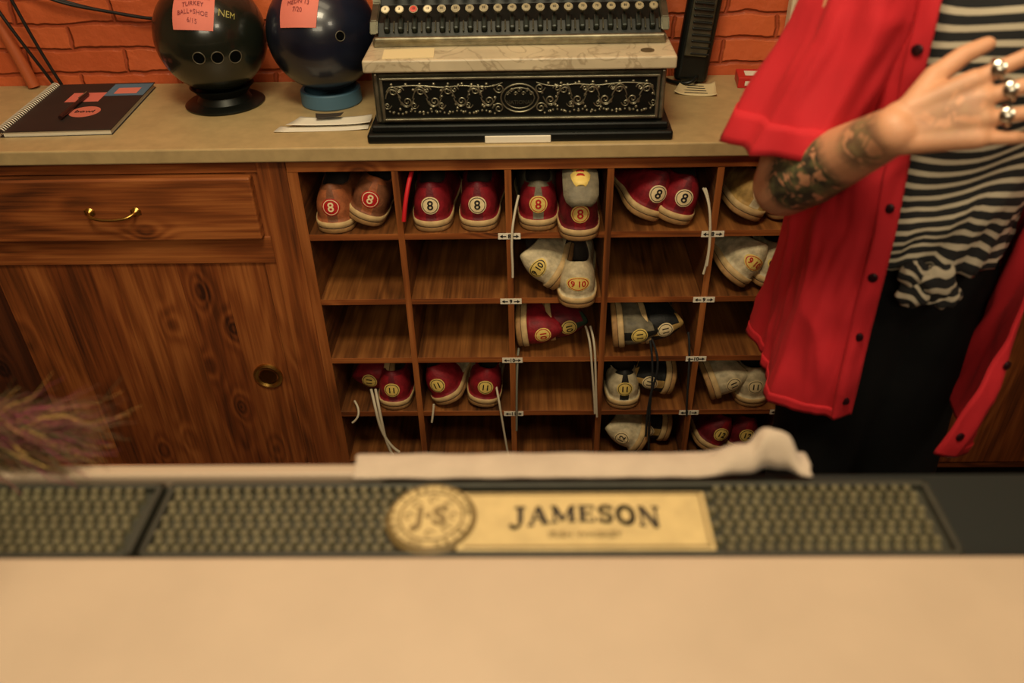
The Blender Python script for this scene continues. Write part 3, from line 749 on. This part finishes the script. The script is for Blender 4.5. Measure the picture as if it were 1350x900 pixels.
def skinmat():
    m=bpy.data.materials.new('skin_tattooed');m.use_nodes=True;nt=m.node_tree;b=nt.nodes['Principled BSDF'];L=nt.links.new
    b.inputs['Roughness'].default_value=.5;b.inputs['Subsurface Weight'].default_value=.12;b.inputs['Subsurface Radius'].default_value=(.01,.004,.002)
    tc=nt.nodes.new('ShaderNodeTexCoord')
    def mask(c,r0,r1):
        d=nt.nodes.new('ShaderNodeVectorMath');d.operation='DISTANCE';d.inputs[1].default_value=c;L(tc.outputs['Object'],d.inputs[0])
        mr=nt.nodes.new('ShaderNodeMapRange');mr.inputs[1].default_value=r1;mr.inputs[2].default_value=r0;L(d.outputs['Value'],mr.inputs[0]);return mr.outputs[0]
    n=nt.nodes.new('ShaderNodeTexNoise');n.inputs['Scale'].default_value=30;n.inputs['Detail'].default_value=3;n.inputs['Distortion'].default_value=2.2
    L(tc.outputs['Object'],n.inputs['Vector'])
    r=nt.nodes.new('ShaderNodeValToRGB');r.color_ramp.elements[0].position=.43;r.color_ramp.elements[1].position=.47
    L(n.outputs['Fac'],r.inputs['Fac'])
    v=nt.nodes.new('ShaderNodeTexVoronoi');v.feature='DISTANCE_TO_EDGE';v.inputs['Scale'].default_value=44;L(tc.outputs['Object'],v.inputs['Vector'])
    r2=nt.nodes.new('ShaderNodeValToRGB');r2.color_ramp.elements[0].position=.02;r2.color_ramp.elements[0].color=(1,1,1,1);r2.color_ramp.elements[1].position=.08;r2.color_ramp.elements[1].color=(0,0,0,1)
    L(v.outputs['Distance'],r2.inputs['Fac'])
    mx=nt.nodes.new('ShaderNodeMath');mx.operation='MAXIMUM';L(r.outputs[0],mx.inputs[0]);L(r2.outputs[0],mx.inputs[1])
    m1=mask((.776,-.535,1.075),.052,.070);m2=mask((.802,-.615,1.155),.022,.040);m3=mask((.86,-.67,1.205),.02,.045)
    a=nt.nodes.new('ShaderNodeMath');a.operation='MULTIPLY_ADD';a.inputs[1].default_value=.75;L(m2,a.inputs[0]);L(m1,a.inputs[2])
    a2=nt.nodes.new('ShaderNodeMath');a2.operation='MULTIPLY_ADD';a2.inputs[1].default_value=.4;L(m3,a2.inputs[0]);L(a.outputs[0],a2.inputs[2])
    f=nt.nodes.new('ShaderNodeMath');f.operation='MULTIPLY';f.use_clamp=True;L(a2.outputs[0],f.inputs[0]);L(mx.outputs[0],f.inputs[1])
    f2=nt.nodes.new('ShaderNodeMath');f2.operation='MULTIPLY';f2.inputs[1].default_value=.95;L(f.outputs[0],f2.inputs[0])
    n3=nt.nodes.new('ShaderNodeTexNoise');n3.inputs['Scale'].default_value=60;L(tc.outputs['Object'],n3.inputs['Vector'])
    tcx=nt.nodes.new('ShaderNodeValToRGB');tcx.color_ramp.elements[0].position=.42;tcx.color_ramp.elements[1].position=.68;tcx.color_ramp.elements[0].color=lin((34,46,40));tcx.color_ramp.elements[1].color=lin((104,108,72));L(n3.outputs['Fac'],tcx.inputs['Fac'])
    mix=nt.nodes.new('ShaderNodeMixRGB');mix.inputs[1].default_value=lin((198,144,108));L(f2.outputs[0],mix.inputs[0]);L(tcx.outputs[0],mix.inputs[2])
    L(mix.outputs[0],b.inputs['Base Color'])
    return m
SK=skinmat()
per=empty('woman_in_red_shirt')
Nn=V((-.40,-.84,.36)).normalized();Hh=V((.92,-.20,.34));Hh=(Hh-Nn*Hh.dot(Nn)).normalized();Uu=Nn.cross(Hh).normalized()
if Uu.z<0: Uu=-Uu
rings=[]
def hand(bm,W,H,U,N,store=None,bend=(12,34,50)):
    ks=[(.029,.078,12,(.041,.025,.019),.0084,.5),(.010,.083,3,(.045,.029,.020),.0086,.9),(-.010,.079,-6,(.041,.027,.019),.0081,1.25),(-.027,.072,-14,(.032,.020,.017),.0073,1.5)]
    for o,l,sp,ln,r,bk in ks:
        k=W+H*l+U*o
        cap(bm,W+U*o*.45+H*.005,k,.0148,.0108)
        p=k;d0=H*cos(radians(sp))+U*sin(radians(sp))
        for j,(L,a) in enumerate(zip(ln,bend)):
            a=a*bk
            d=d0*cos(radians(a))-N*sin(radians(a));q=p+d*L
            cap(bm,p,q,r*(1-.1*j)*1.04,r*(.92-.1*j));
            if store is not None and j==0: store.append((p.lerp(q,.5),d,r))
            if store is not None and j==2: store.append((q+(d0*sin(radians(a))+N*cos(radians(a)))*r*.62,d,-r))
            p=q
    cap(bm,W+H*.01,W+H*.066,.022,.023,(N,.55))
    t=W+H*.018+U*.016;t1=t+(H*.62+U*.62-N*.35).normalized()*.042;t2=t1+(H*.86+U*.42-N*.25).normalized()*.032;t3=t2+(H*.95+U*.2-N*.3).normalized()*.024
    cap(bm,t,t1,.015,.0125);cap(bm,t1,t2,.0115,.0098);cap(bm,t2,t3,.0098,.0078)
bm=bmesh.new()
SR=V((.840,-.445,1.335))
SL=V((1.15,-.385,1.335));EL2=V((1.215,-.40,1.06));WL=V((1.20,-.55,.93))
cap(bm,SR,EL,.050,.040);cap(bm,EL,EL.lerp(W,.3),.040,.0405);cap(bm,EL.lerp(W,.3),W,.0405,.0250)
hand(bm,W,Hh,Uu,Nn,rings)
cap(bm,SL,EL2,.050,.040);cap(bm,EL2,EL2.lerp(WL,.3),.040,.0415);cap(bm,EL2.lerp(WL,.3),WL,.0415,.0265)
H2=(WL-EL2).normalized();N2=(V((.6,-.3,.6))-H2*V((.6,-.3,.6)).dot(H2)).normalized();hand(bm,WL,H2,H2.cross(N2),N2)
cap(bm,SR+V((.01,0,0)),SL-V((.01,0,0)),.05,.05);cap(bm,(.95,-.42,1.22),(1.03,-.41,1.22),.09,.09)
NK=V((.995,-.425,1.38))
cap(bm,NK-V((0,0,.04)),NK+V((.01,-.02,.09)),.058,.050)
HC=NK+V((.015,-.035,.185))
Fd=V((.35,-.93,-.05)).normalized();Sd=V((0,0,1)).cross(Fd).normalized()
cap(bm,HC+Fd*-.015+V((0,0,.015)),HC+Fd*.02+V((0,0,.01)),.078,.070)
cap(bm,HC+Fd*.02+V((0,0,-.02)),HC+Fd*.045+V((0,0,-.085)),.060,.030)
cap(bm,HC+Fd*.085+V((0,0,.01)),HC+Fd*.103+V((0,0,-.025)),.008,.012)
cap(bm,HC+Fd*.083+Sd*.016+V((0,0,-.052)),HC+Fd*.083-Sd*.016+V((0,0,-.052)),.007,.007)
for s in (-1,1):
    cap(bm,HC+Sd*s*.073+V((0,0,.012)),HC+Sd*s*.073+V((0,0,-.022)),.012,.009,(Sd,.4))
    cap(bm,HC+Fd*.078+Sd*s*.022+V((0,0,.024)),HC+Fd*.07+Sd*s*.045+V((0,0,.022)),.008,.007)
body=remesh('body_skin',bm,.0028,4,per,SK)
silver=mat('silver_ring',(196,190,176),.2,1);nail=mat('nail_polish',(120,40,46),.25)
for i,(p,d,r) in enumerate(rings):
    d=d.normalized()
    if r>0:
        if i in (0,2,4):
            x=d.orthogonal().normalized();y=d.cross(x)
            tube('finger_ring',[p+(x*cos(a)+y*sin(a))*(r+.0016) for a in [k*pi/6 for k in range(12)]],.0026,silver,per,2,cyc=True)
            lathe('ring_stone',[(.0068,0),(.0068,.002),(.002,.0038)],p+Nn*(r+.001),silver,per,14,R=Nn.to_track_quat('Z','Y').to_matrix())
    else:
        r=-r;bm=bmesh.new();bmesh.ops.create_uvsphere(bm,u_segments=12,v_segments=8,radius=1)
        s=d.cross(Nn).normalized();n_=s.cross(d).normalized()
        for v in bm.verts: v.co=p+d*(v.co.x*.0055)+s*(v.co.y*.0042)+n_*(v.co.z*.0014)
        frombm('fingernail',bm,per,[nail],True)
for s in (-1,1):
    bm=bmesh.new();bmesh.ops.create_uvsphere(bm,u_segments=20,v_segments=14,radius=.0125)
    for v in bm.verts: v.co+=HC+Fd*.0735+Sd*s*.031+V((0,0,.008))
    frombm('eye',bm,per,[mat('eye_white',(220,210,200),.2)],True)
    bm=bmesh.new();bmesh.ops.create_uvsphere(bm,u_segments=14,v_segments=10,radius=.0055)
    for v in bm.verts: v.co+=HC+Fd*.082+Sd*s*.031+V((0,0,.008))
    frombm('iris',bm,per,[mat('eye_dark',(40,24,14),.2)],True)
bm=bmesh.new()
cap(bm,HC-Fd*.028+V((0,0,.03)),HC-Fd*.0+V((0,0,.036)),.088,.080)
cap(bm,HC-Fd*.055,HC-Fd*.075+V((0,0,-.18)),.065,.05,(Fd,.7))
for s in (-1,1): cap(bm,HC-Fd*.02+Sd*s*.066,HC-Fd*.05+Sd*s*.06+V((0,0,-.14)),.025,.02)
remesh('hair',bm,.006,4,per,mat('hair_dark',(40,24,16),.5,var=.4,vscale=60))
FA=radians(12)
def fr(z):
    t=min(1,max(0,(z-.70)/.55));return V((.955+.04*t,-.405-.013*t,0))
def loc(z,R_,F_):
    c=fr(z);F=V((sin(FA),-cos(FA),0));Rr=V((-cos(FA),-sin(FA),0))
    return c+Rr*R_+F*F_+V((0,0,z))
def stripes():
    m=bpy.data.materials.new('striped_jersey');m.use_nodes=True;nt=m.node_tree;b=nt.nodes['Principled BSDF'];L=nt.links.new
    b.inputs['Roughness'].default_value=.9
    tc=nt.nodes.new('ShaderNodeUVMap');sx=nt.nodes.new('ShaderNodeSeparateXYZ');L(tc.outputs[0],sx.inputs[0])
    mu=nt.nodes.new('ShaderNodeMath');mu.operation='FRACT';L(sx.outputs['Y'],mu.inputs[0])
    r=nt.nodes.new('ShaderNodeValToRGB');r.color_ramp.interpolation='CONSTANT'
    r.color_ramp.elements[0].color=lin((22,22,22));r.color_ramp.elements[1].color=lin((182,170,146));r.color_ramp.elements[1].position=.60
    L(mu.outputs[0],r.inputs['Fac']);L(r.outputs[0],b.inputs['Base Color']);return m
STR=stripes()
def loft(name,rows,closed,m,th,parent,uvs=None,sub=0):
    bm=bmesh.new();uv=bm.loops.layers.uv.new('UVMap');g=[[bm.verts.new(p) for p in r] for r in rows]
    n=len(rows[0])
    for j in range(len(rows)-1):
        for i in range(n if closed else n-1):
            ii=(i+1)%n
            f=bm.faces.new((g[j][i],g[j][ii],g[j+1][ii],g[j+1][i]));f.smooth=True
            if uvs:
                for l,(a,b_) in zip(f.loops,((j,i),(j,i+1),(j+1,i+1),(j+1,i))): l[uv].uv=(b_/n,uvs[a])
    o=frombm(name,bm,parent,[m])
    shade(o)
    if th:
        s=o.modifiers.new('s','SOLIDIFY');s.thickness=th;s.offset=0
    return o
tt=[(.925,.130,.108),(.95,.130,.112),(1.0,.130,.112),(1.06,.134,.112),(1.12,.14,.118),(1.2,.152,.128),(1.27,.155,.118),(1.33,.15,.095),(1.37,.11,.08),(1.39,.07,.07)]
def tab(T_,z):
    return ip([(a,b) for a,b,c in T_],z),ip([(a,c) for a,b,c in T_],z)
rows=[];us=[]
for k in range(60):
    z=.925+(1.39-.925)*k/59;a,b=tab(tt,z);row=[]
    for i in range(72):
        th=2*pi*i/72;w=max(0,1-(z-.925)/.14)
        fo=.005*w*sin(th*19+z*60)+.005*noise.noise(V((cos(th)*3,sin(th)*3,z*9)))+.003*sin(z*70+th*2)*w
        row.append(loc(z+.016*w*noise.noise(V((cos(th)*5,sin(th)*5,z*16)))+.012*sin(th*2+z*8)+.005*sin(th*5+z*20),(a+fo)*sin(th),(b+fo)*cos(th)))
    rows.append(row);us.append(z/.0175)
loft('striped_tee',rows,True,STR,.002,per,us)
K=loc(.935,.035,.122)
for j,(dx,dz,rr,tw_) in enumerate(((0,0,.024,0),(-.022,-.016,.020,1),(.016,-.022,.019,2),(-.030,.012,.017,3))):
    bm=bmesh.new();bmesh.ops.create_uvsphere(bm,u_segments=32,v_segments=24,radius=1);uv=bm.loops.layers.uv.new('UVMap')
    for f in bm.faces:
        f.smooth=True
        for l in f.loops:
            c=l.vert.co;l[uv].uv=(0,(c.z*1.0+c.x*(.6 if tw_%2 else -.5)+.2*sin(c.x*4))*1.1+tw_*.3)
    for v in bm.verts:
        c=v.co.copy();k=1+.22*noise.noise(c*1.6+V((tw_*5,0,0)))+.06*sin(c.x*9+c.z*5)
        v.co=K+V((dx+c.x*rr*1.15*k,c.y*rr*.7*k-.004,dz+c.z*rr*k))
    frombm('tee_knot',bm,per,[STR],False)
bm=bmesh.new()
pl=loc(.88,-.052,0);pr=loc(.88,.046,0)
cap(bm,pl,pr,.096,.094);cap(bm,loc(.98,-.03,0),loc(.98,.03,0),.092,.092)
kl,kr=V((1.04,-.46,.47)),V((.90,-.45,.47));al,ar=V((1.06,-.42,.09)),V((.89,-.40,.09))
for h,k_,a_ in ((pl,kl,al),(pr,kr,ar)):
    cap(bm,h-V((0,0,.02)),k_,.090,.062);cap(bm,k_,k_.lerp(a_,.3),.062,.060);cap(bm,k_.lerp(a_,.3),a_,.060,.045)
remesh('black_trousers',bm,.009,6,per,mat('fabric_black',(9,10,10),.95,var=.2,vscale=30,spec=.2))
for a_ in (al,ar):
    bm=bmesh.new();cap(bm,a_+V((0,.02,-.04)),a_+V((.01,-.15,-.052)),.045,.036,(V((0,0,1)),.8));cap(bm,a_,a_+V((0,0,-.04)),.045,.045)
    for v in bm.verts: v.co.z=max(v.co.z,.001)
    remesh('boot',bm,.006,3,per,BLK)
RS=mat('shirt_red',(184,20,32),.85,var=.10,vscale=14,bump=.25,bscale=900)
st=[(.70,.152,.160),(.85,.156,.150),(1.0,.158,.146),(1.12,.166,.146),(1.2,.172,.146),(1.28,.174,.136),(1.34,.170,.112),(1.385,.125,.092),(1.41,.080,.080)]
tR=[(.70,34),(.85,38),(1.0,42),(1.2,50),(1.3,50),(1.41,42)]
tL=[(.70,0),(.80,8),(.93,20),(1.05,32),(1.2,42),(1.41,38)]
rows=[];NZ,NT=130,230
def rid(x):
    return 1-2*abs(sin(x*.5))**.8
def shirtp(z,t,out=0):
    a,b=tab(st,z);r0=radians(ip(tR,z));l0=radians(ip(tL,z))
    th=r0+(2*pi-r0-l0)*t
    dn=min(1,max(0,(1.32-z)/.6))
    amp=.003+.014*dn**1.3
    ww=.8*noise.noise(V((z*3,th,0)))
    s1=sin(th*5.2+z*2.2+ww);s1=s1*abs(s1)**.3
    q=V((cos(th)*2.2,sin(th)*2.2,z*5))
    dg=rid((z-1.25)*34+th*6.5+2.6*noise.noise(q+V((4,2,1))))
    dg2=rid((z-1.25)*-20+th*9+3*noise.noise(q*1.4+V((9,2,1))))
    f=amp*s1+amp*.4*rid(th*12-z*4+2*ww)+.007*noise.noise(V((cos(th)*4,sin(th)*4,z*7)))+.005*noise.noise(V((cos(th)*10,sin(th)*10,z*16)))
    f+=.0055*dg*math.exp(-((z-1.08)/.16)**2)*(.5+noise.noise(q*1.1))+.0045*dg2*math.exp(-((z-.92)/.2)**2)*(.5+noise.noise(q*1.3+V((5,5,5))))
    e=math.exp(-((1-t)/.10)**2)*dn*.05
    f+=out
    zz=z+.006*sin(th*3)*dn
    return loc(zz,(a+f)*sin(th),(b+f+e)*cos(th))
for k in range(NZ+1):
    z=.70+(1.41-.70)*k/NZ
    rows.append([shirtp(z,i/NT) for i in range(NT+1)])
loft('red_shirt_body',rows,False,RS,.0022,per)
for nm,t0,t1 in (('placket_right',.0,.030),('placket_left',.970,1.0)):
    rows=[[shirtp(.70+.70*k/NZ,t0+(t1-t0)*i/6,.0022) for i in range(7)] for k in range(NZ+1)]
    loft(nm,rows,False,RS,.0026,per)
rows=[[shirtp(.70+.018*k/3,i/NT,.0018) for i in range(NT+1)] for k in range(4)]
loft('shirt_hem',rows,False,RS,.002,per)
snap=mat('snap_dark',(40,14,20),.3,.3)
for z in (.735,.845,.94,1.035,1.13,1.225,1.31):
    for t,l in ((.015,1),(.985,0)):
        p=shirtp(z,t,.0045);q=shirtp(z,t,.02);d=(q-p).normalized()
        lathe('shirt_snap',[(.0062,-.002),(.0062,.001),(.004,.0022),(.001,.0022)],p,snap,per,18,R=d.to_track_quat('Z','Y').to_matrix())
rows=[]
for k in range(6):
    row=[]
    for i in range(61):
        th=radians(35)+(2*pi-radians(70))*i/60;r=.074+.004*k;z=1.405+(.030 if k<3 else .030)*(k/2 if k<3 else (5-k)/2.5)
        row.append(fr(1.4)+V((0,0,z))+V((-cos(FA),-sin(FA),0))*r*sin(th)+V((sin(FA),-cos(FA),0))*(r+.012*k*max(0,cos(th)))*cos(th))
    rows.append(row)
loft('shirt_collar',rows,False,RS,.003,per)
def sleeve(name,path,seed,tilt=0):
    rows=[];M=44;n=110
    ps=[V(p) for p,_,_ in path]
    for k in range(M+1):
        s=k/M*(len(path)-1);i0=min(int(s),len(path)-2);f=s-i0
        p=ps[i0].lerp(ps[i0+1],f);ra=path[i0][1]*(1-f)+path[i0+1][1]*f;rb=path[i0][2]*(1-f)+path[i0+1][2]*f
        g_=k/M
        d=(ps[min(i0+1,len(ps)-1)]-ps[i0]).normalized() if i0==0 else (ps[i0+1]-ps[i0-1]).normalized()
        x=(V((1,.2,0))-d*V((1,.2,0)).dot(d)).normalized();y=d.cross(x);row=[]
        x=(x.lerp(V((1,.1,tilt)).normalized(),g_**1.5)).normalized()
        for i in range(n):
            th=2*pi*i/n
            nn_=noise.noise(V((cos(th)*1.6,sin(th)*1.6,g_*3+seed)))
            fo=.011*g_*sin(th*3+seed+g_*1.5)+.006*g_*rid(th*8+seed*2+g_*2)+.008*noise.noise(V((cos(th)*3,sin(th)*3,g_*5+seed)))+.008*rid(g_*20+th*4+4*nn_)*g_**.5*(1-g_*.8)
            row.append(p+x*(ra+fo)*cos(th)+y*(rb+fo)*sin(th))
        rows.append(row)
    loft(name,rows,True,RS,.0022,per)
    rr=rows[-5:];c=[sum((p for p in r),V((0,0,0)))/n for r in rr]
    loft(name+'_cuff',[[p+(p-cc).normalized()*.0022 for p in r] for r,cc in zip(rr,c)],True,RS,.002,per)
sleeve('sleeve_right',[((.90,-.43,1.345),.060,.062),((.852,-.445,1.325),.062,.078),((.828,-.455,1.23),.068,.076),((.784,-.462,1.108),.090,.072)],1.0,.20)
sleeve('sleeve_left',[((1.08,-.40,1.345),.062,.062),((1.15,-.385,1.325),.078,.082),((1.18,-.39,1.22),.080,.078),((1.20,-.395,1.12),.084,.076)],2.3,-.1)

# ---------------------------------------------------------------- lights
def area(name,loc_,target,sx,sy,p,col):
    l=bpy.data.lights.new(name,'AREA');l.shape='RECTANGLE';l.size=sx;l.size_y=sy;l.energy=p;l.color=col
    o=bpy.data.objects.new(name,l);COL.objects.link(o);o.location=loc_
    o.rotation_euler=(V(target)-V(loc_)).to_track_quat('-Z','Y').to_euler();return o
area('ceiling_lamp_main',(.3,-1.1,2.62),(.4,-.3,.2),.6,.4,27,(1,.85,.57))
area('wall_fill_light',(.2,-.25,2.6),(.3,.1,.9),1.2,.3,7,(1,.83,.54))  # added fill over the counter to brighten the brick wall
area('ceiling_lamp_side',(1.5,-1.9,2.6),(.9,-.5,1.0),.4,.4,10,(1,.86,.62))
area('front_fill_light',(.3,-3.0,2.55),(.4,0,.5),1.2,.7,31,(1,.86,.60))  # added frontal fill that brightens the cabinet front and cubbies
w=bpy.data.worlds.new('world');SC.world=w;w.use_nodes=True
w.node_tree.nodes['Background'].inputs[0].default_value=(1,.9,.72,1);w.node_tree.nodes['Background'].inputs[1].default_value=.3
SC.view_settings.view_transform='Standard'
SC.view_settings.look='None'

# ---------------------------------------------------------------- camera
cam=bpy.data.cameras.new('camera');co=bpy.data.objects.new('camera',cam);COL.objects.link(co);SC.camera=co
cam.sensor_width=36;cam.lens=1100/1350*36;cam.clip_start=.01
M=Euler((pi/2-.6172,0,.0281)).to_matrix()@Matrix.Rotation(-.0245,3,'Z')
co.matrix_world=Matrix.Translation((.4471,-1.4598,1.4992))@M.to_4x4()
cam.dof.use_dof=True;cam.dof.focus_distance=1.72;cam.dof.aperture_fstop=3.2
